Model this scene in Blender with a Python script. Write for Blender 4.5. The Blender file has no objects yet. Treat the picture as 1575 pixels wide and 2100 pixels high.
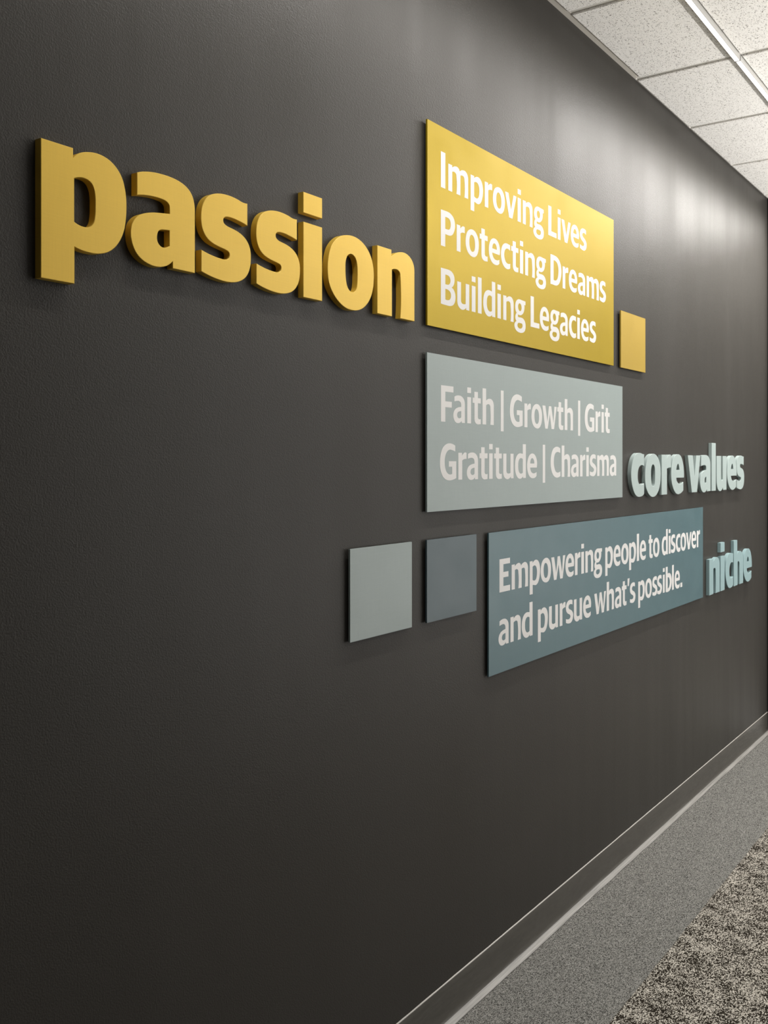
import bpy, bmesh, math, random
from mathutils import Vector

# ------------------------------------------------------------------ camera
F_PX, CX, CY = 1757.75, 1234.42, 951.0
ALPHA = math.radians(28.2275)
CAM_D, CAM_H = 1.6376, 1.697
sc = bpy.context.scene
COL = sc.collection
cam_data = bpy.data.cameras.new('camera')
cam_data.sensor_fit = 'HORIZONTAL'
cam_data.sensor_width = 36.0
cam_data.lens = F_PX / 1575 * 36.0
cam_data.shift_x = (787.5 - CX) / 1575
cam_data.shift_y = (CY - 1050) / 1575
cam_data.clip_start = 0.02
cam = bpy.data.objects.new('camera', cam_data)
cam.location = (0, -CAM_D, CAM_H)
cam.rotation_euler = (math.radians(90), 0, ALPHA - math.radians(90))
COL.objects.link(cam)
sc.camera = cam

# ------------------------------------------------------------------ world, exposure
WORLD_COL, WORLD_STR = (1.0, 0.975, 0.94), 2.35
FILL_PENDANT_W = 200.0  # power of the added ceiling fill light
STRIP_W = 40.0          # watts of each four foot strip
STRIP_SPREAD = 165
w = bpy.data.worlds.new('world')
w.use_nodes = True
w.node_tree.nodes['Background'].inputs[0].default_value = (*WORLD_COL, 1)
w.node_tree.nodes['Background'].inputs[1].default_value = WORLD_STR
sc.world = w
sc.view_settings.view_transform = 'Standard'
sc.view_settings.look = 'None'
sc.view_settings.exposure = 0.0
sc.view_settings.gamma = 1.0
sc.view_settings.use_curve_mapping = False

CEIL = 3.373            # face of the ceiling grid
X0, X1 = -1.6, 5.255    # wall ends
Y_ROOM = -3.1

# ------------------------------------------------------------------ helpers
def srgb(r, g, b):
    return tuple(((c / 255) / 12.92 if c / 255 <= .04045 else ((c / 255 + .055) / 1.055) ** 2.4) for c in (r, g, b))

class NT:
    def __init__(s, name, col, rough=.5, spec=.5):
        s.m = bpy.data.materials.new(name); s.m.use_nodes = True
        s.n = s.m.node_tree.nodes; s.l = s.m.node_tree.links
        s.b = s.n['Principled BSDF']
        s.b.inputs['Base Color'].default_value = (*col, 1)
        s.b.inputs['Roughness'].default_value = rough
        s.b.inputs['Specular IOR Level'].default_value = spec
    def node(s, t, **kw):
        nd = s.n.new(t)
        for k, v in kw.items():
            if k in nd.inputs: nd.inputs[k].default_value = v
            else: setattr(nd, k, v)
        return nd
    def coords(s, scale=(1, 1, 1)):
        g = s.node('ShaderNodeNewGeometry')
        mp = s.node('ShaderNodeMapping'); mp.inputs['Scale'].default_value = scale
        s.l.new(g.outputs['Position'], mp.inputs['Vector'])
        return mp.outputs[0]
    def noise(s, scale, detail=2, rough=.5, vec=None, dist=0):
        nd = s.node('ShaderNodeTexNoise', Scale=scale, Detail=detail, Roughness=rough, Distortion=dist)
        s.l.new(vec if vec is not None else s.coords(), nd.inputs['Vector'])
        return nd.outputs['Fac']
    def remap(s, val, a, b, c=0., d=1.):
        nd = s.node('ShaderNodeMapRange'); nd.clamp = True
        for i, v in zip((1, 2, 3, 4), (a, b, c, d)): nd.inputs[i].default_value = v
        s.l.new(val, nd.inputs[0]); return nd.outputs[0]
    def mix(s, fac, a, b):
        nd = s.node('ShaderNodeMix'); nd.data_type = 'RGBA'
        for i, v in ((0, fac), (6, a), (7, b)):
            if isinstance(v, tuple): nd.inputs[i].default_value = (*v, 1)
            elif isinstance(v, (int, float)): nd.inputs[i].default_value = v
            else: s.l.new(v, nd.inputs[i])
        return nd.outputs[2]
    def math(s, op, a, b):
        nd = s.node('ShaderNodeMath'); nd.operation = op
        for i, v in ((0, a), (1, b)):
            if isinstance(v, (int, float)): nd.inputs[i].default_value = v
            else: s.l.new(v, nd.inputs[i])
        return nd.outputs[0]
    def bump(s, h, strength, dist):
        nd = s.node('ShaderNodeBump', Strength=strength, Distance=dist)
        s.l.new(h, nd.inputs['Height']); s.l.new(nd.outputs[0], s.b.inputs['Normal'])
    def set(s, inp, out): s.l.new(out, s.b.inputs[inp])

# ------------------------------------------------------------------ materials
def wall_paint(name, col):
    t = NT(name, col, .5, .15)
    n1 = t.noise(330, 2, .55, t.coords((1, 1, .85)))
    n2 = t.noise(140, 2)
    t.bump(t.math('ADD', n1, t.math('MULTIPLY', n2, .5)), .5, .0013)
    streak = t.noise(5, 4, .62, t.coords((1, 1, .045)))
    t.set('Roughness', t.remap(streak, .3, .7, .30, .43))
    t.set('Base Color', t.mix(t.noise(2.5, 3), tuple(c * .93 for c in col), tuple(c * 1.07 for c in col)))
    return t.m
M_WALL = wall_paint('charcoal_wall_paint', (.036, .0336, .030))
M_WALL_DARK = NT('black_return_paint', (.006, .006, .0055), .7, .2).m

def satin(name, col, rough=.36, spec=.5, metal=0.):
    t = NT(name, col, rough, spec)
    t.b.inputs['Metallic'].default_value = metal
    hz = t.noise(1, 3, .6, t.coords((14, 14, 500)))
    vt = t.noise(1, 3, .6, t.coords((500, 500, 14)))
    f = t.math('ADD', t.math('MULTIPLY', hz, .5), t.math('MULTIPLY', vt, .5))
    t.set('Base Color', t.mix(t.remap(f, .35, .65), tuple(c * .975 for c in col), tuple(min(1, c * 1.025) for c in col)))
    t.set('Roughness', t.remap(t.noise(9, 3), .3, .7, rough - .04, rough + .05))
    t.bump(f, .10, .0004)
    return t.m
M_GOLD = satin('gold_satin_paint', (.60, .392, .052), .38, .3, .12)
M_GOLDP = satin('yellow_gold_satin_panel', (.30, .211, .010), .33, .2, .34)
M_GOLDSQ = satin('gold_satin_square', (.34, .23, .036), .38, .25, .25)
M_PALE = satin('pale_teal_satin_panel', (.215, .254, .247), .38, .5)
M_BLUE = satin('slate_blue_satin_panel', (.056, .106, .120), .36, .55)
M_NAVY = satin('dark_slate_satin_panel', (.045, .069, .079), .38, .5)
M_CORE = satin('pale_teal_letter_paint', (.29, .35, .34), .45, .5)
M_NICHE = satin('slate_teal_letter_paint', (.21, .305, .318), .45, .5)
M_VINYL = NT('white_vinyl', (.54, .53, .52), .45, .3).m
M_SPACER = NT('black_foam_spacer', (.012, .012, .012), .8, .2).m

def tile_mat():
    t = NT('mineral_fibre_tile', (.80, .78, .75), .9, .1)
    v1 = t.coords()
    n1 = t.noise(250, 2, .5, v1, .8)
    n2 = t.noise(110, 2, .6, v1, 1.2)
    d = t.math('ADD', t.math('MULTIPLY', n1, .7), t.math('MULTIPLY', n2, .3))
    pits = t.remap(d, .572, .63)
    t.set('Base Color', t.mix(pits, (.92, .905, .875), (.12, .10, .08)))
    t.bump(t.math('SUBTRACT', t.math('MULTIPLY', t.noise(300, 2), .25), pits), .6, .002)
    return t.m
M_TILE = tile_mat()
M_GRID = NT('ceiling_grid_white', (.66, .64, .60), .45, .4).m
M_ANGLE = NT('wall_angle_cream', (.55, .52, .47), .5, .4).m
M_HOUSING = NT('strip_housing_white', (.42, .41, .39), .4, .4).m

def lens_mat():
    t = NT('glowing_lens', (.9, .9, .9), .5)
    t.b.inputs['Emission Color'].default_value = (1, .985, .96, 1)
    t.b.inputs['Emission Strength'].default_value = 3.0
    return t.m
M_LENS = lens_mat()

def base_mat():
    t = NT('charcoal_rubber_base', (.060, .056, .049), .3, .5)
    sc_ = t.noise(1, 4, .65, t.coords((10, 400, 400)))
    t.set('Roughness', t.remap(sc_, .35, .7, .28, .38))
    t.bump(t.noise(6, 3, .5, t.coords((1, 4, 4))), .35, .01)
    return t.m
M_BASE = base_mat()
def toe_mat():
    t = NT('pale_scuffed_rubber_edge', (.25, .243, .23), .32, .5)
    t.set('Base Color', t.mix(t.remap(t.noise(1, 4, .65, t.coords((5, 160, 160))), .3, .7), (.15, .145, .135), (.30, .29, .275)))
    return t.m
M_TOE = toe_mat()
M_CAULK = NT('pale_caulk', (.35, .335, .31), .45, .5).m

def voro(t, scale, vec=None):
    nd = t.node('ShaderNodeTexVoronoi', Scale=scale, Randomness=1.0)
    t.l.new(vec if vec is not None else t.coords(), nd.inputs['Vector'])
    sep = t.node('ShaderNodeSeparateColor'); t.l.new(nd.outputs['Color'], sep.inputs[0])
    return nd.outputs['Distance'], sep.outputs[0], sep.outputs[1]
def grey_carpet():
    t = NT('heather_grey_carpet', (.13, .13, .12), .95, .1)
    d, r, _ = voro(t, 400)
    b = t.noise(1, 3, .6, t.coords((50, 380, 50)))
    big = t.noise(9, 3, .6, t.coords((1, 3, 1)))
    s = t.math('ADD', t.math('MULTIPLY', r, .62), t.math('MULTIPLY', b, .38))
    s = t.math('ADD', s, t.math('MULTIPLY', t.math('SUBTRACT', big, .5), .12))
    s = t.math('SUBTRACT', s, t.math('MULTIPLY', d, .12))
    t.set('Base Color', t.mix(t.remap(s, .12, .78), (.018, .018, .016), (.285, .28, .262)))
    t.bump(t.math('SUBTRACT', 1., d), .7, .003)
    return t.m
def loop_carpet():
    t = NT('cream_and_brown_loop_carpet', (.3, .28, .25), .95, .1)
    d, r, r2 = voro(t, 300)
    big = t.noise(20, 4, .7, t.coords((1.0, .5, 1)))
    s = t.math('ADD', t.math('MULTIPLY', r, .55), t.math('MULTIPLY', big, .9))
    f = t.math('SUBTRACT', t.remap(s, .68, .80), t.math('MULTIPLY', d, .35))  # shading between the loops is painted into the colour
    cream = t.mix(r2, (.34, .315, .27), (.66, .62, .55))
    t.set('Base Color', t.mix(f, (.020, .016, .011), cream))
    t.bump(t.math('SUBTRACT', 1., d), 1., .004)
    return t.m
M_CARPET, M_LOOP = grey_carpet(), loop_carpet()
M_SLAB = NT('concrete_slab', (.25, .25, .24), .9).m

# ------------------------------------------------------------------ object helpers
def link(o, parent=None):
    COL.objects.link(o)
    if parent is not None: o.parent = parent
    return o
def mesh_obj(name, verts, faces, mat, parent=None, smooth=None):
    me = bpy.data.meshes.new(name); me.from_pydata(verts, [], faces); me.materials.append(mat)
    bm = bmesh.new(); bm.from_mesh(me); bmesh.ops.recalc_face_normals(bm, faces=bm.faces); bm.to_mesh(me); bm.free()
    if smooth is not None:
        me.polygons.foreach_set('use_smooth', [True] * len(me.polygons)); me.set_sharp_from_angle(angle=math.radians(smooth))
    return link(bpy.data.objects.new(name, me), parent)
def box(name, x, y, z, mat, parent=None, bevel=0.):
    bm = bmesh.new()
    bmesh.ops.create_cube(bm, size=1)
    cx_, cy_, cz_ = (x[0] + x[1]) / 2, (y[0] + y[1]) / 2, (z[0] + z[1]) / 2
    for v in bm.verts:
        v.co = Vector((v.co.x * (x[1] - x[0]), v.co.y * (y[1] - y[0]), v.co.z * (z[1] - z[0])))
    if bevel: bmesh.ops.bevel(bm, geom=list(bm.edges), offset=bevel, segments=2, affect='EDGES')
    me = bpy.data.meshes.new(name); bm.to_mesh(me); bm.free(); me.materials.append(mat)
    o = link(bpy.data.objects.new(name, me), parent)
    c = Vector((cx_, cy_, cz_))
    o.location = c - (Vector(parent.location) if parent is not None else Vector((0, 0, 0)))
    return o
def tag(o, label=None, cat=None, group=None, kind=None):
    for k, v in (('label', label), ('category', cat), ('group', group), ('kind', kind)):
        if v: o[k] = v
    return o
def empty(name, loc):
    o = bpy.data.objects.new(name, None); o.empty_display_size = .05; o.location = loc
    return link(o)

# ------------------------------------------------------------------ room shell
# long wall: a slab whose room face is the plane y = 0
tag(box('wall_left', (X0, X1 + .15), (0, .14), (0, CEIL + .12), M_WALL), kind='structure',
    label='long charcoal textured wall carrying all the raised letters and sign panels')
tag(box('trim_3', (X1, X1 + .10), (-.055, 0), (0, CEIL), M_WALL_DARK), kind='structure',
    label='black upright trim closing the far end of the charcoal wall')
M_END = NT('mid_grey_wall_paint', (.08, .079, .075), .7, .2).m
M_PLAIN = NT('dark_grey_wall_paint', (.08, .078, .074), .6).m
tag(box('wall_back', (X0 - .12, X0), (Y_ROOM - .12, .14), (-.14, CEIL + .12), M_PLAIN), kind='structure', label='unseen dark grey end wall near the word passion, added to cut light')  # unseen wall, added to keep the near end darker
tag(box('wall_far', (X1 + 3.2, X1 + 3.32), (Y_ROOM - .12, .14), (-.14, CEIL + .12), M_END), kind='structure', label='grey wall at the far end of the corridor')
tag(box('wall_right', (X0, 2.9), (Y_ROOM - .12, Y_ROOM), (-.14, CEIL + .12), M_PLAIN), kind='structure', label='unseen dark grey wall across the corridor, added to block light')  # added out of view; its length shapes the light coming in

floor = tag(box('floor', (X0, X1 + 3.2), (Y_ROOM, .14), (-.14, -.012), M_SLAB), kind='structure',
            label='floor slab under the two carpets')
random.seed(4)
def carpet(name, ya, yb, z, mat, label):
    nx = 150; V = []; Fc = []
    for i in range(nx + 1):
        x = X0 + (X1 + (3.2 if yb < -1 else 0.) - X0) * i / nx
        j = .0012 * math.sin(i * 1.7) + random.uniform(-.0008, .0008)
        for (yy, zz) in ((ya + (j if ya < 0 else 0), -.012), (ya + (j if ya < 0 else 0), z - .001), (ya + (j if ya < 0 else 0) - .002, z), (yb, z), (yb, -.012)):
            V.append((x, yy, zz))
    for i in range(nx):
        for k in range(4):
            a = i * 5 + k; Fc.append((a, a + 1, a + 6, a + 5))
    Fc.append(tuple(range(5))); Fc.append(tuple(nx * 5 + k for k in range(5)))
    o = mesh_obj(name, V, Fc, mat); o.parent = floor; o.location = -Vector(floor.location)
    return tag(o, label=label)
carpet('border_carpet', 0., -.4285, 0., M_CARPET, 'plain heather grey carpet strip along the wall')
carpet('loop_carpet', -.4285, Y_ROOM, .0015, M_LOOP, 'cream and dark brown flecked loop carpet')

# cove base: profile swept along the wall, the toe slightly wavy
prof = [(0, .1315), (-.0018, .1318), (-.0030, .1308), (-.0034, .129), (-.0034, .110), (-.0034, .070), (-.0034, .036), (-.0038, .030),
        (-.0048, .025), (-.0068, .0192), (-.0098, .0135), (-.0135, .0090), (-.0172, .0060), (-.0192, .0036), (-.0198, .0015), (-.0198, 0), (0, 0)]
def sweep_base(name, xa, xb, label):
    n = 140; V = []; Fc = []; m = len(prof)
    for i in range(n + 1):
        x = xa + (xb - xa) * i / n
        wv = .0015 * math.sin(x * 5.3 + 1) + .0009 * math.sin(x * 12.7) + .0008 * math.sin(x * 31)
        for (y, z) in prof:
            k = min(1, max(0, (-y - .0036) / .012))
            if z > .02: k = 0 if z > .03 else .4
            V.append((x, y - wv * k, z + abs(wv) * .3 * k if z > .001 else z))
    for i in range(n):
        for k in range(m - 1):
            a = i * m + k; Fc.append((a, a + 1, a + m + 1, a + m))
    Fc.append(tuple(range(m))); Fc.append(tuple(n * m + k for k in range(m)))
    o = mesh_obj(name, V, Fc, M_BASE, smooth=50)
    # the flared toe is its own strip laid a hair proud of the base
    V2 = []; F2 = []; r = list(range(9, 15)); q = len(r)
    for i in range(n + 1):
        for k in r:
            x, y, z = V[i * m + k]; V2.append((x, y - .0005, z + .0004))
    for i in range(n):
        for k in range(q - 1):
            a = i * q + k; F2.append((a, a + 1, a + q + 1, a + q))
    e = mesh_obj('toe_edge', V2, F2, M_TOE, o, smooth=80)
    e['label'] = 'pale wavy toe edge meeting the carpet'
    return tag(o, kind='structure', label=label)
bb = sweep_base('baseboard_left', X0, X1, 'charcoal rubber cove base running along the foot of the wall')
# thin caulk line on top of the base
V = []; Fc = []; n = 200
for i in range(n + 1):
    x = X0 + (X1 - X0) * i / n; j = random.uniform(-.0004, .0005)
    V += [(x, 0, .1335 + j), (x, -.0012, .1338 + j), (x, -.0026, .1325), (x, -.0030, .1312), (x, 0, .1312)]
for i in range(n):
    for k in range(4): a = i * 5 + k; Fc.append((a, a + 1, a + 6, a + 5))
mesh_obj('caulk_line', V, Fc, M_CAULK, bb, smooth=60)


# ------------------------------------------------------------------ ceiling
XE = X1 + 3.2
ceil = tag(box('ceiling', (X0, XE), (Y_ROOM, 0), (CEIL + .03, CEIL + .12), M_GRID), kind='structure',
           label='suspended ceiling of white fissured tiles')
STEP = .6096
ST0 = 3.354
stations = [ST0 + STEP * k for k in range(-8, 9)]
stations = [s for s in stations if X0 < s < XE]
cols = [-.468 - STEP * k for k in range(0, 5)]
DROP = .007
tile_cache = {}
def tile(xa, xb, ya, yb):
    key = (round(xb - xa, 3), round(abs(yb - ya), 3))
    c = Vector(((xa + xb) / 2, (ya + yb) / 2, CEIL - DROP))
    if key not in tile_cache:
        hx, hy = (xb - xa) / 2, abs(yb - ya) / 2; e = .003
        V = []
        for (s, z) in ((0, .034), (0, .002), (e, 0)):
            for (sx, sy) in ((-1, -1), (1, -1), (1, 1), (-1, 1)): V.append((sx * (hx - s), sy * (hy - s), z))
        Fc = [(8, 9, 10, 11), (0, 1, 2, 3)]
        for r in (0, 4):
            for k in range(4): Fc.append((r + k, r + (k + 1) % 4, r + 4 + (k + 1) % 4, r + 4 + k))
        o = mesh_obj('ceiling_tile', V, Fc, M_TILE, ceil); tile_cache[key] = o.data
    else:
        o = link(bpy.data.objects.new('ceiling_tile', tile_cache[key]), ceil)
    o.location = c - Vector(ceil.location)
xs = [X0] + stations + [XE]
H = .012
for i in range(len(xs) - 1):
    a, b = xs[i] + (H if i else 0), xs[i + 1] - (H if i < len(xs) - 2 else 0)
    if b - a < .05: continue
    near = xs[i] < ST0 - .1
    # border tile between the wall angle and the light strip
    if a < X1: tile(a, min(b, X1 - .004), -.4535, -.0295 if near else -.0065)
    for k in range(len(cols)):
        ya = (cols[k] - (.0145 if k == 0 else H)); yb = cols[k + 1] + H if k + 1 < len(cols) else Y_ROOM
        if ya - yb > .05: tile(a, b, yb, ya)
for s in stations:
    box('grid_tee', (s - H, s + H), (Y_ROOM, -.0), (CEIL, CEIL + .031), M_GRID, ceil, .0008)
for k, c in enumerate(cols):
    if k: box('grid_tee', (X0, XE), (c - H, c + H), (CEIL + .0003, CEIL + .0305), M_GRID, ceil, .0008)
# wall angle: a wide near length that ends at the first tee in view, a narrow one beyond
V = [(X0, 0, CEIL - .002), (ST0 - .006, 0, CEIL - .002), (ST0 - .006, -.016, CEIL - .002), (ST0 - .10, -.030, CEIL - .002), (X0, -.032, CEIL - .002)]
V2 = [(x, y, CEIL + .031) for (x, y, z) in V]
mesh_obj('wall_angle', V + V2, [(0, 1, 2, 3, 4), (9, 8, 7, 6, 5)] + [(k, (k + 1) % 5, 5 + (k + 1) % 5, 5 + k) for k in range(5)], M_ANGLE).name = 'trim_1'
tag(bpy.data.objects['trim_1'], kind='structure', label='wide cream wall angle under the near edge of the ceiling')
tag(box('trim_2', (ST0 - .004, X1), (-.0065, 0), (CEIL - .003, CEIL + .03), M_GRID, None, .0006), kind='structure',
    label='narrow white wall angle along the far part of the ceiling')

# ------------------------------------------------------------------ linear light strips
def strip(xa, xb, dz, label, dim=1., y=-.468):
    t = empty('light_strip', ((xa + xb) / 2, y, CEIL + dz)); L = xb - xa
    def lb(name, x, y, z, mat, bev=0.):
        o = box(name, x, y, z, mat, None, bev); o.parent = t; return o
    y0, y1 = -.0105, .0105
    lb('housing', (-L / 2, L / 2), (y0, y1), (-.0255, .028), M_HOUSING, .0008)
    lb('lens', (-L / 2 + .004, L / 2 - .004), (y0 + .0022, y1 - .001), (-.0272, -.0258), M_LENS, .0004)
    lb('end_cap', (L / 2, L / 2 + .003), (y0, y1), (-.0262, .02), M_HOUSING, .0008)
    ld = bpy.data.lights.new('strip_light', 'AREA'); ld.shape = 'RECTANGLE'
    ld.size = L - .02; ld.size_y = .016; ld.energy = STRIP_W * dim * L / 1.2; ld.color = (1, .97, .925)
    ld.spread = math.radians(STRIP_SPREAD)
    lo = bpy.data.objects.new('strip_light', ld); link(lo, t); lo.location = (0, 0, -.0285)
    lo.visible_camera = False
    tag(t, label=label, cat='light', group='linear lights in the ceiling grid')
strip(ST0 - .003 - 1.2192, ST0 - .003, -.003, 'white linear light strip ending at the first ceiling cross tee', .34)
strip(ST0 + .006, ST0 + .006 + 1.2192, 0, 'white linear light strip continuing beyond the first ceiling cross tee', .78)
strip(ST0 + .009 + 1.2192, ST0 + .009 + 2.4384, 0, 'white linear light strip by the far end of the charcoal wall', .95)

strip(ST0 - .009 - 2.4384, ST0 - .009 - 1.2192, -.003, 'unseen white light strip added overhead to brighten the word passion', .42)  # extra strip out of view, added to light the gold letters

# pendant uplight added out of view, only there to brighten the ceiling
def pendant(xa, xb, label):
    t = empty('added_pendant_fill', ((xa + xb) / 2, -2.55, 2.15)); L = xb - xa
    def pb(name, x, y, z, mat, bev=0.):
        o = box(name, x, y, z, mat, None, bev); o.parent = t; return o
    pb('trough', (-L / 2, L / 2), (-.06, .06), (-.05, 0), M_HOUSING, .004)
    pb('lens', (-L / 2 + .01, L / 2 - .01), (-.05, .05), (0, .004), M_LENS)
    for sx in (-1, 1): pb('suspension_rod', (sx * L * .4 - .004, sx * L * .4 + .004), (-.004, .004), (.004, CEIL - 2.15), M_HOUSING)
    ld = bpy.data.lights.new('uplight', 'AREA'); ld.shape = 'RECTANGLE'; ld.size = L - .04; ld.size_y = .09
    ld.energy = FILL_PENDANT_W; ld.color = (1, .97, .93)
    lo = bpy.data.objects.new('uplight', ld); link(lo, t); lo.location = (0, 0, .008); lo.rotation_euler = (math.pi, 0, 0)
    tag(t, label=label, cat='light', group='added ceiling fill lights')
pendant(3.5, 5.9, 'long white pendant uplight added out of view to brighten the ceiling')

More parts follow.
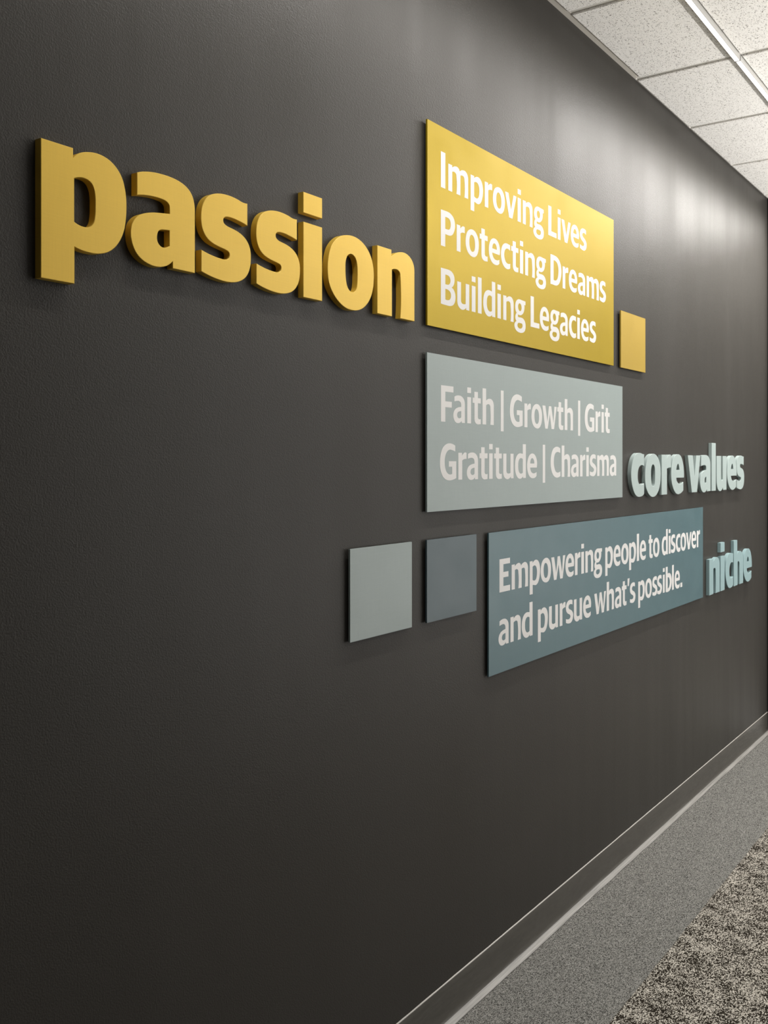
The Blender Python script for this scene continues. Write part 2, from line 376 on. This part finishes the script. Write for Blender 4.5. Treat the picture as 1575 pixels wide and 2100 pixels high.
# ------------------------------------------------------------------ lettering outlines
# x 0..1000 over the glyph's width, y in thousandths of the x-height above the baseline; * marks a corner
GLYPHS = {
  'p.b': '0,1000* 357,1000* 357,906* 416,962 487,996 531,1009 613,1023 705,1019 799,990 884,930 947,844 981,741 998,626 1000,528 992,411 971,295 927,188 865,98 789,33 705,-6 622,-23 522,-26 442,-18 373,0* 373,-377* 0,-377*;370,697* 416,717 469,727 522,721 569,695 599,643 613,567 615,479 611,375 593,291 561,249 522,230 469,226 416,235 370,254*',
  'a.b': '93,957* 148,978 223,997 324,1015 451,1025 582,1026 697,1016 786,998 859,971 916,934 957,888 983,832 997,767 1000,697* 1000,0* 637,0* 637,76* 591,40 538,11 486,-6 417,-19 332,-20 240,-4 173,19 107,58 58,108 26,164 6,226 0,285 6,341 22,392 54,440 107,487 181,526 265,554 366,576 469,590 589,606* 589,606* 588,664 582,701 560,724 521,740 451,748 366,749 265,742 181,731 93,713*;586,418* 512,411 460,403 430,390 409,367 397,328 396,290 404,261 426,234 453,217 486,210 525,214 556,225 586,243*',
  's.b': '926,1000* 926,726* 837,743 742,756 648,766 565,768 503,763 463,752 440,732 434,707 442,685 468,667 514,653 586,643 668,633 752,616 837,587 901,552 949,508 982,455 998,394 1000,325 992,254 965,180 922,118 858,65 773,24 689,0 586,-15 483,-20 362,-15 232,-2 114,17 6,40* 6,292* 85,276 183,260 282,249 382,243 463,244 503,251 539,271 555,296 556,324 539,346 493,360 422,370 342,380 252,396 183,415 124,442 66,486 27,540 8,596 0,654 3,721 17,789 46,848 85,897 144,943 212,978 282,1000 362,1016 463,1026 586,1027 721,1015 837,997',
  'i.b': '0,1000* 1000,1000* 1000,0* 0,0*;0,1396* 1000,1396* 1000,1121* 0,1121*',
  'o.b': '377,1000 284,971 205,924 131,857 75,784 37,699 11,597 0,487 5,377 25,286 63,206 118,135 192,70 284,14 390,-24 498,-35 607,-26 704,3 803,63 888,148 945,241 981,345 999,462 1000,577 981,691 945,784 888,866 803,938 704,988 594,1014 484,1017;478,755 430,731 397,687 377,622 373,533 377,441 387,364 406,301 437,255 478,228 525,222 573,239 605,280 621,340 629,440 631,548 621,634 601,694 566,734 525,754',
  'n.b': '0,1000* 370,1000* 370,905* 447,949 522,984 610,1006 712,1016 802,1004 882,973 945,922 984,861 999,787 1000,723* 1000,0* 604,0* 606,632 600,680 566,712 510,726 447,723 384,704* 384,0* 0,0*',
  'c.b': '1000,1000* 1000,713* 911,733 816,742 706,728 612,690 534,620 500,525 503,431 540,354 612,301 721,276 847,284 1000,305* 1000,51* 879,13 721,-5 565,-6 411,18 263,86 151,182 60,305 15,426 0,548 30,678 90,799 181,900 303,973 441,1017 596,1029 753,1024 895,1004',
  'r.b': '0,1000* 537,1000* 537,891* 630,949 760,990 1000,1000* 1000,678* 847,679 695,667 574,649* 574,0* 0,0*',
  'e.b': '519,1020 361,1005 221,945 113,843 37,719 0,576 0,442 37,308 98,204 206,98 361,12 519,-18 677,-7 822,29 941,76* 941,294* 838,264 709,250 582,260 471,301 408,354 386,410* 993,410* 1000,495 980,622 935,755 854,882 748,971 630,1012;393,614* 424,698 471,753 519,773 566,753 607,697 636,614*',
  'v.b': '0,1000* 385,1000* 535,452* 669,1000* 1000,1000* 727,0* 316,0*',
  'a.c': '91,1000* 280,1006 523,1017 729,999 874,941 971,841 1000,710* 1000,0* 653,0* 653,65* 544,0 401,-25 260,-12 119,53 32,158 0,274 32,389 119,486 280,555 442,586 585,598* 585,598* 585,652 564,705 483,732 320,732 91,706*;593,406* 511,398 442,353 422,303 442,250 503,226 593,252*',
  'l.b': '0,1368* 1000,1368* 1000,0* 0,0*',
  'u.b': '0,1000* 431,1000* 431,329* 474,290 546,281 614,315* 614,1000* 1000,1000* 1000,0* 662,0* 614,81* 525,12 376,-26 229,-8 104,55 29,165 0,287*',
  'h.b': '0,1367* 364,1367* 364,930* 428,985 539,1010 669,1011 800,988 894,941 958,868 1000,765* 1000,0* 600,0* 600,637* 565,691 502,714 399,695* 399,0* 0,0*',
  'I': '0,1325* 1000,1325* 1000,0* 0,0*',
  'm': '0,1000* 190,1000* 190,914* 260,976 358,1020 457,1025 532,977 564,895* 632,967 720,1008 834,1018 923,969 982,866 1000,700* 1000,0* 811,0* 811,652 801,725 765,784 695,796 602,767* 602,0* 402,0* 402,638 383,744 321,789 260,789 191,764* 191,0* 0,0*',
  'p': '0,1000* 276,1000* 276,919* 378,979 499,1021 640,1029 803,978 926,863 996,683 1000,488 947,280 864,125 762,29 640,-21 499,-26 378,-3 286,0* 286,-377* 0,-377*;278,758* 378,795 479,803 580,772 661,689 701,558 693,400 648,269 580,200 499,172 398,176 278,211*',
  'r': '0,1000* 443,1000* 443,887* 597,967 798,1016 990,1000* 990,773* 798,773 617,751 463,710* 463,0* 0,0*',
  'o': '349,1009 205,944 102,846 33,714 0,556 0,397 49,248 143,119 287,30 474,-16 641,-11 788,47 894,151 970,311 1000,480 987,651 924,809 809,935 662,1012 495,1031;412,812 329,743 283,622 275,479 300,344 362,231 453,177 557,179 649,240 696,352 704,516 675,651 599,765 503,813',
  'v': '0,1000* 290,1000* 521,328* 738,1000* 1000,1000* 640,0* 356,0*',
  'i': '0,1000* 1000,1000* 1000,0* 0,0*;0,1368* 1000,1368* 1000,1158* 0,1158*',
  'n': '0,1000* 305,1000* 305,915* 450,988 632,1025 815,999 957,900 1000,743* 1000,0* 705,0* 705,635 669,762 553,809 420,800 299,761* 299,0* 0,0*',
  'g': '992,1000* 992,846* 893,846* 901,762 885,653 834,538 735,442 598,379 462,361 326,374* 311,327 315,284 384,269 579,275 775,250 913,175 992,50 1000,-91 952,-223 834,-315 657,-365 423,-371 191,-325 46,-222 0,-125 19,-35 96,38 191,80* 115,138 84,220 96,309 145,384 199,431* 115,504 73,619 76,742 126,869 230,966 384,1020 540,1024 696,1015 854,1011;454,861 365,806 326,715 346,626 415,552 520,534 598,578 637,664 626,759 559,835;365,26 280,-37 276,-116 346,-176 462,-201 598,-185 696,-130 728,-54 696,12 579,33 462,31',
  'L': '0,1320* 362,1320* 362,219* 989,219* 989,0* 0,0*',
  'e': '394,1012 243,956 112,842 26,684 0,524 19,355 93,195 225,70 394,-1 584,-20 738,-9 872,35 944,83* 944,242* 834,204 680,184 527,198 413,248 338,328 300,429* 969,429* 1000,574 977,728 892,871 757,975 584,1023;311,602* 326,702 376,780 470,826 565,819 653,768 699,694 707,602*',
  's': '907,1000* 907,803* 735,842 522,843 387,790 359,712 451,648 664,586 878,498 1000,375 986,233 878,96 664,8 415,-1 168,26 7,62* 7,233* 204,201 415,192 571,231 628,302 557,369 380,425 168,497 28,609 0,766 98,917 309,1017 593,1045 771,1034',
  'P': '0,1316* 207,1321 419,1327 603,1315 757,1268 881,1197 959,1096 1000,961 991,813 928,667 835,555 695,482 542,463 419,465 304,467* 304,0* 0,0*;304,1099* 450,1104 572,1085 649,1027 689,930 680,815 634,725 542,674 435,667 304,667*',
  't': '212,1232* 638,1232* 638,1000* 989,1000* 989,802* 638,802* 638,253* 692,207 800,185 989,199* 989,0* 827,-9 612,-16 398,20 265,99 222,213* 222,801* 8,801* 8,1000* 212,1000*',
  'c': '978,1000* 978,770* 860,806 708,820 556,797 427,722 362,618 350,484 405,361 513,260 686,210 860,212 996,240* 996,48* 816,-9 599,-21 384,20 191,117 64,263 0,434 8,615 85,787 213,912 405,996 621,1023 816,1012',
  'D': '0,1328* 190,1329 370,1325 612,1292 795,1197 938,1028 1000,823 1000,606 938,378 836,193 713,80 571,20 370,1 170,6 0,0*;282,1107* 450,1101 592,1046 693,922 734,773 726,576 673,390 592,282 491,231 282,229*',
  'a': '96,960* 265,1003 467,1021 671,1005 835,948 959,843 1000,704* 1000,0* 722,0* 722,77* 630,20 487,-14 345,-21 184,12 64,95 4,197 0,300 52,406 184,502 386,562 671,595* 671,595* 671,691 630,764 528,807 305,812 96,779*;679,438* 507,422 386,383 329,312 329,251 386,192 507,165 609,178 679,214*',
  'B': '0,1319* 187,1322 372,1323 576,1321 747,1282 868,1200 927,1098 937,988 910,872 851,779 730,691* 868,642 955,544 1000,420 997,289 955,171 868,75 747,16 610,-11 372,-15 187,-13 0,0*;298,1109* 440,1112 559,1084 627,1021 655,942 627,846 549,778 457,759 298,756*;298,582* 457,579 583,543 661,481 689,402 665,297 593,216 508,191 298,193*',
  'u': '0,1000* 306,1000* 306,328* 326,255 408,205 532,195 694,218* 694,1000* 1000,1000* 1000,0* 736,0* 736,76* 636,19 491,-27 326,-27 163,25 41,126 0,271*',
  'l': '0,1409* 1000,1409* 1000,0* 0,0*',
  'd': '709,1407* 1000,1407* 1000,0* 736,0* 736,70* 636,11 511,-25 346,-15 183,63 61,204 0,392 0,567 41,749 142,897 285,986 449,1023 594,1015 709,1000*;711,784* 615,820 491,820 388,774 314,669 293,529 305,373 367,253 470,191 594,184 711,218*',
  'F': '0,1325* 1000,1325* 1000,1104* 345,1104* 345,752* 866,752* 866,536* 345,536* 345,0* 0,0*',
  'h': '0,1409* 319,1409* 319,934* 443,998 609,1025 798,1008 924,935 996,818 1000,689* 1000,0* 693,0* 693,639 672,743 589,800 464,803 319,755* 319,0* 0,0*',
  '|': '0,1415* 1000,1415* 1000,-230* 0,-230*',
  'G': '937,1259* 937,1045* 749,1093 600,1109 472,1065 367,964 304,828 283,654 304,481 367,333 472,237 600,199 741,217* 741,483* 536,483* 536,685* 1000,685* 1000,64* 792,4 578,-18 367,15 178,124 54,310 0,507 0,728 54,973 178,1179 367,1299 600,1340 792,1312',
  'w': '0,1000* 203,1000* 350,309* 448,1000* 612,1000* 772,286* 833,1000* 1000,1000* 813,0* 632,0* 513,650* 365,0* 194,0*',
  'C': '989,1272* 989,1069* 819,1108 651,1112 484,1057 373,925 329,745 329,566 401,387 512,254 679,200 848,209 1000,251* 1000,45* 819,-8 623,-23 401,21 208,137 55,352 0,590 16,827 98,1054 263,1246 484,1330 735,1343',
  'E': '0,1302* 993,1302* 993,1086* 365,1086* 365,778* 843,778* 843,566* 365,566* 365,223* 1000,223* 1000,0* 0,0*',
  'b': '0,1391* 319,1391* 319,1000* 574,1014 831,922 977,711 1000,463 887,190 663,26 385,-26 0,0*;330,782* 463,788 607,691 674,514 630,331 496,194 330,163*',
  '.': '0,251* 1000,251* 1000,0* 0,0*',
  "'": '47,1312* 1000,1312* 686,926* 47,926*',
}
LINES = {
  'passion': (2.1007, 0.1827, [('p.b', 0.9614, 0.1605), ('a.b', 1.1212, 0.1425), ('s.b', 1.2707, 0.1281), ('s.b', 1.4121, 0.1267), ('i.b', 1.5168, 0.0603), ('o.b', 1.6465, 0.1636), ('n.b', 1.8162, 0.1501)]),
  'core': (1.5542, 0.1842, [('c.b', 3.3437, 0.1291), ('o.b', 3.5015, 0.1668), ('r.b', 3.6483, 0.1071), ('e.b', 3.7826, 0.1549), ('v.b', 3.9905, 0.1656), ('a.c', 4.1424, 0.1439), ('l.b', 4.2633, 0.0591), ('u.b', 4.3824, 0.1515), ('e.b', 4.5452, 0.1501), ('s.b', 4.6909, 0.1272)]),
  'niche': (1.0104, 0.1864, [('n.b', 4.2753, 0.1528), ('i.b', 4.3972, 0.0618), ('c.b', 4.5039, 0.1227), ('h.b', 4.6564, 0.1576), ('e.b', 4.8179, 0.151)]),
  'l1': (2.5189, 0.0804, [('I', 2.0264, 0.0206), ('m', 2.0998, 0.0975), ('p', 2.1936, 0.0643), ('r', 2.2559, 0.0403), ('o', 2.3139, 0.0674), ('v', 2.3824, 0.0669), ('i', 2.433, 0.0193), ('n', 2.4853, 0.0605), ('g', 2.5552, 0.068), None, ('L', 2.6486, 0.0572), ('i', 2.6951, 0.0193), ('v', 2.7453, 0.0669), ('e', 2.8106, 0.0617), ('s', 2.875, 0.0519)]),
  'l2': (2.3458, 0.0810, [('P', 2.0496, 0.0674), ('r', 2.1117, 0.0406), ('o', 2.17, 0.0679), ('t', 2.2298, 0.0436), ('e', 2.2887, 0.0621), ('c', 2.3524, 0.054), ('t', 2.4063, 0.0436), ('i', 2.4471, 0.0195), ('n', 2.4999, 0.0609), ('g', 2.5696, 0.0685), None, ('D', 2.6727, 0.0759), ('r', 2.7407, 0.0406), ('e', 2.7966, 0.0621), ('a', 2.8616, 0.0564), ('m', 2.9511, 0.0982), ('s', 3.0344, 0.0522)]),
  'l3': (2.1730, 0.0808, [('B', 2.0507, 0.0693), ('u', 2.1243, 0.0601), ('i', 2.1768, 0.0194), ('l', 2.2088, 0.0196), ('d', 2.2604, 0.0655), ('i', 2.315, 0.0194), ('n', 2.3685, 0.0607), ('g', 2.4378, 0.0683), None, ('L', 2.5322, 0.0575), ('e', 2.5944, 0.062), ('g', 2.6635, 0.0683), ('a', 2.7289, 0.0563), ('c', 2.7927, 0.0538), ('i', 2.8383, 0.0194), ('e', 2.8881, 0.062), ('s', 2.9521, 0.0521)]),
  'l4': (1.8225, 0.0816, [('F', 2.046, 0.0591), ('a', 2.1034, 0.057), ('i', 2.1537, 0.0194), ('t', 2.1929, 0.0437), ('h', 2.2541, 0.0612), None, ('|', 2.3322, 0.0163), None, ('G', 2.4155, 0.0765), ('r', 2.485, 0.0407), ('o', 2.5437, 0.0689), ('w', 2.629, 0.0975), ('t', 2.7034, 0.0437), ('h', 2.7655, 0.0612), None, ('|', 2.843, 0.0163), None, ('G', 2.9254, 0.0765), ('r', 2.9939, 0.0407), ('i', 3.0331, 0.0194), ('t', 3.0723, 0.0437)]),
  'l5': (1.6482, 0.0823, [('G', 2.0506, 0.0772), ('r', 2.1201, 0.0411), ('a', 2.1709, 0.0575), ('t', 2.2288, 0.0441), ('i', 2.2688, 0.0196), ('t', 2.3083, 0.0441), ('u', 2.3683, 0.0608), ('d', 2.4405, 0.0665), ('e', 2.5135, 0.0637), None, ('|', 2.5905, 0.0164), None, ('C', 2.6699, 0.0682), ('h', 2.7439, 0.0617), ('a', 2.81, 0.0575), ('r', 2.8705, 0.0411), ('i', 2.9086, 0.0196), ('s', 2.9533, 0.053), ('m', 3.0366, 0.0988), ('a', 3.123, 0.0575)]),
  'l6': (1.2744, 0.0836, [('E', 2.3475, 0.0613), ('m', 2.4374, 0.1), ('p', 2.5312, 0.0666), ('o', 2.604, 0.0696), ('w', 2.6896, 0.099), ('e', 2.7724, 0.0637), ('r', 2.832, 0.0419), ('i', 2.8701, 0.0205), ('n', 2.9228, 0.0624), ('g', 2.9935, 0.0694), None, ('p', 3.0888, 0.0666), ('e', 3.16, 0.0637), ('o', 3.232, 0.0696), ('p', 3.3053, 0.0666), ('l', 3.3579, 0.0215), ('e', 3.4083, 0.0637), None, ('t', 3.4883, 0.0444), ('o', 3.5496, 0.0696), None, ('d', 3.644, 0.0678), ('i', 3.6995, 0.0205), ('s', 3.7416, 0.0534), ('c', 3.8006, 0.0547), ('o', 3.8649, 0.0696), ('v', 3.9346, 0.0695), ('e', 3.9995, 0.0637), ('r', 4.0616, 0.0419)]),
  'l7': (1.0999, 0.0831, [('a', 2.3407, 0.0577), ('n', 2.4114, 0.062), ('d', 2.4825, 0.0674), None, ('p', 2.5837, 0.0662), ('u', 2.6559, 0.0623), ('r', 2.72, 0.0417), ('s', 2.7706, 0.0531), ('u', 2.8348, 0.0623), ('e', 2.9058, 0.0633), None, ('w', 3.0124, 0.0984), ('h', 3.0996, 0.0631), ('a', 3.1687, 0.0577), ('t', 3.2254, 0.0441), ("'", 3.2662, 0.0203), ('s', 3.3064, 0.0531), None, ('p', 3.3941, 0.0662), ('o', 3.4666, 0.0692), ('s', 3.5335, 0.0531), ('s', 3.5856, 0.0531), ('i', 3.6328, 0.0204), ('b', 3.6894, 0.0695), ('l', 3.7384, 0.0214), ('e', 3.79, 0.0633), ('.', 3.8399, 0.0231)]),
}
def smooth_path(txt, sub=5):
    pts = []
    for tok in txt.split():
        st = tok.endswith('*'); x, y = tok.rstrip('*').split(','); pts.append((float(x) / 1000, float(y) / 1000, st))
    n = len(pts); out = []
    for i in range(n):
        p0, p1, p2, p3 = pts[i - 1], pts[i], pts[(i + 1) % n], pts[(i + 2) % n]
        out.append((p1[0], p1[1]))
        if p1[2] and p2[2]: continue
        a = Vector(p1[:2]); b = Vector(p2[:2])
        def tan(q0, q1, q2):
            d1 = (Vector(q1[:2]) - Vector(q0[:2])); d2 = (Vector(q2[:2]) - Vector(q1[:2]))
            l1, l2 = max(d1.length, 1e-6), max(d2.length, 1e-6)
            return (d1 / l1 * l2 + d2 / l2 * l1) / (l1 + l2)
        L = (b - a).length
        m2 = tan(p1, p2, p3) if not p2[2] else None
        m1 = tan(p0, p1, p2) if not p1[2] else None
        ch = (b - a) / max(L, 1e-6)
        if m1 is None: m1 = (2 * ch - m2)
        if m2 is None: m2 = (2 * ch - m1)
        m1 = m1 * L; m2 = m2 * L
        for k in range(1, sub):
            t = k / sub
            q = a * (2 * t**3 - 3 * t**2 + 1) + m1 * (t**3 - 2 * t**2 + t) + b * (-2 * t**3 + 3 * t**2) + m2 * (t**3 - t**2)
            out.append((q.x, q.y))
    return out
def outline_mesh(name, loops, depth, bevel, mat):
    """flat outlines (metres) -> solid: front face at local z = depth, back at 0"""
    cu = bpy.data.curves.new(name, 'CURVE'); cu.dimensions = '2D'; cu.fill_mode = 'BOTH'
    cu.extrude = depth / 2 - bevel; cu.bevel_depth = bevel; cu.bevel_resolution = 0; cu.offset = -bevel
    for lp in loops:
        s = cu.splines.new('POLY'); s.points.add(len(lp) - 1); s.use_cyclic_u = True
        for k, (x, y) in enumerate(lp): s.points[k].co = (x, y, 0, 1)
    tmp = bpy.data.objects.new(name, cu); COL.objects.link(tmp)
    dg = bpy.context.evaluated_depsgraph_get(); dg.update()
    me = bpy.data.meshes.new_from_object(tmp.evaluated_get(dg))
    bpy.data.objects.remove(tmp); bpy.data.curves.remove(cu)
    me.transform(__import__('mathutils').Matrix.Translation((0, 0, depth / 2)))
    bm = bmesh.new(); bm.from_mesh(me); bmesh.ops.remove_doubles(bm, verts=bm.verts, dist=1e-6)
    bm.to_mesh(me); bm.free()
    me.name = name; me.materials.clear(); me.materials.append(mat)
    me.polygons.foreach_set('use_smooth', [True] * len(me.polygons)); me.set_sharp_from_angle(angle=math.radians(24))
    return me
RX = (math.radians(90), 0, 0)

# ------------------------------------------------------------------ raised letters
DEPTH = .019
def raised_word(line, names, mat, word, group):
    base, xh, items = LINES[line]; cache = {}
    for (it, (letter, label)) in zip(items, names):
        g, xc, wd = it
        loc = (xc - wd / 2, 0, base)
        paths = [[(x * wd, y * xh) for x, y in smooth_path(p)] for p in GLYPHS[g].split(';')]
        if g == 'i.b':
            t = empty('letter_i', loc)
            for part, lp in (('stem', paths[0]), ('dot', paths[1])):
                o = bpy.data.objects.new(part, outline_mesh(part, [lp], DEPTH, .0008, mat)); link(o, t); o.rotation_euler = RX
            tag(t, label, 'letter', group)
            continue
        name = 'letter_' + letter
        if g in cache: me = cache[g]
        else: me = cache[g] = outline_mesh(name, paths, DEPTH, .0008, mat)
        o = bpy.data.objects.new(name, me); link(o); o.location = loc; o.rotation_euler = RX
        tag(o, label, 'letter', group)

raised_word('passion', [
    ('p', 'large raised gold letter p with a long descender, starting the word passion'),
    ('a', 'large raised gold letter a right after the p'),
    ('s', 'raised gold letter s touching the letter a, first of the double s'),
    ('s', 'raised gold letter s just before the dotted i, second of the double s'),
    ('i', 'raised gold letter i with its square dot, in the word passion'),
    ('o', 'raised gold letter o between i and n'),
    ('n', 'raised gold letter n beside the yellow panel, ending the word passion')],
    M_GOLD, 'passion', 'raised gold letters of the word passion')
raised_word('core', [
    ('c', 'raised pale teal letter c beside the pale teal panel, starting the word core'),
    ('o', 'raised pale teal letter o, in the word core'),
    ('r', 'raised pale teal letter r, in the word core'),
    ('e', 'raised pale teal letter e ending the word core'),
    ('v', 'raised pale teal letter v starting the word values'),
    ('a', 'raised pale teal letter a, in the word values'),
    ('l', 'tall raised pale teal letter l, in the word values'),
    ('u', 'raised pale teal letter u, in the word values'),
    ('e', 'raised pale teal letter e between u and s, in the word values'),
    ('s', 'raised pale teal letter s ending the word values')],
    M_CORE, 'core values', 'raised pale teal letters of the words core values')
raised_word('niche', [
    ('n', 'raised slate teal letter n beside the slate blue panel, starting the word niche'),
    ('i', 'raised slate teal letter i with its square dot, in the word niche'),
    ('c', 'raised slate teal letter c, in the word niche'),
    ('h', 'tall raised slate teal letter h, in the word niche'),
    ('e', 'raised slate teal letter e ending the word niche')],
    M_NICHE, 'niche', 'raised slate teal letters of the word niche')

# ------------------------------------------------------------------ panels
GAP, PLATE = .0062, .0063
def panel(name, x, z, mat, label, cat='sign', group=None):
    t = empty(name, ((x[0] + x[1]) / 2, 0, z[0]))
    o = box('face_plate', x, (-GAP - PLATE, -GAP), z, mat, t, .0005)
    ins = .012
    b = box('spacer', (x[0] + ins, x[1] - ins), (-GAP, 0), (z[0] + ins, z[1] - ins), M_SPACER, t)
    return tag(t, label, cat, group)
def words(p, line, texts):
    base, xh, items = LINES[line]; grp = [[]]
    for it in items:
        if it is None: grp.append([])
        else: grp[-1].append(it)
    for its, txt in zip(grp, texts):
        x0 = its[0][1] - its[0][2] / 2; loops = []
        for g, xc, wd in its:
            for pth in GLYPHS[g].split(';'):
                loops.append([(xc - wd / 2 - x0 + x * wd, y * xh) for x, y in smooth_path(pth, 4)])
        bar = txt == '|'
        nm = 'separator_bar' if bar else 'printed_word'
        me = outline_mesh(nm, loops, .0003, 0., M_VINYL)
        o = bpy.data.objects.new(nm, me); link(o, p); o.rotation_euler = RX
        o.location = Vector((x0, -GAP - PLATE + .00005, base)) - Vector(p.location)
        o['label'] = 'white upright bar between words' if bar else 'white printed word ' + txt

p = panel('sign_panel', (1.9547, 3.1295), (2.100, 2.6995), M_GOLDP, 'large yellow gold sign panel with three lines of white text')
words(p, 'l1', ['improving', 'lives'])
words(p, 'l2', ['protecting', 'dreams'])
words(p, 'l3', ['building', 'legacies'])
p = panel('sign_panel', (1.9532, 3.2098), (1.5562, 2.021), M_PALE, 'pale teal sign panel with two lines of white text and upright bars')
words(p, 'l4', ['faith', '|', 'growth', '|', 'grit'])
words(p, 'l5', ['gratitude', '|', 'charisma'])
p = panel('sign_panel', (2.2574, 4.1248), (1.0106, 1.4738), M_BLUE, 'slate blue sign panel, longest and lowest of the panels')
words(p, 'l6', ['empowering', 'people', 'to', 'discover'])
words(p, 'l7', ['and', 'pursue', "what's", 'possible'])
panel('accent_square', (3.1950, 3.4344), (2.0997, 2.3388), M_GOLDSQ, 'plain gold square plate at the lower end of the yellow panel', 'plate', 'plain square plates')
panel('accent_square', (1.6478, 1.8879), (1.2331, 1.4754), M_PALE, 'plain pale teal square plate, leftmost below the text panels', 'plate', 'plain square plates')
panel('accent_square', (1.9525, 2.1925), (1.2340, 1.4750), M_NAVY, 'plain dark slate square plate beside the long blue panel', 'plate', 'plain square plates')
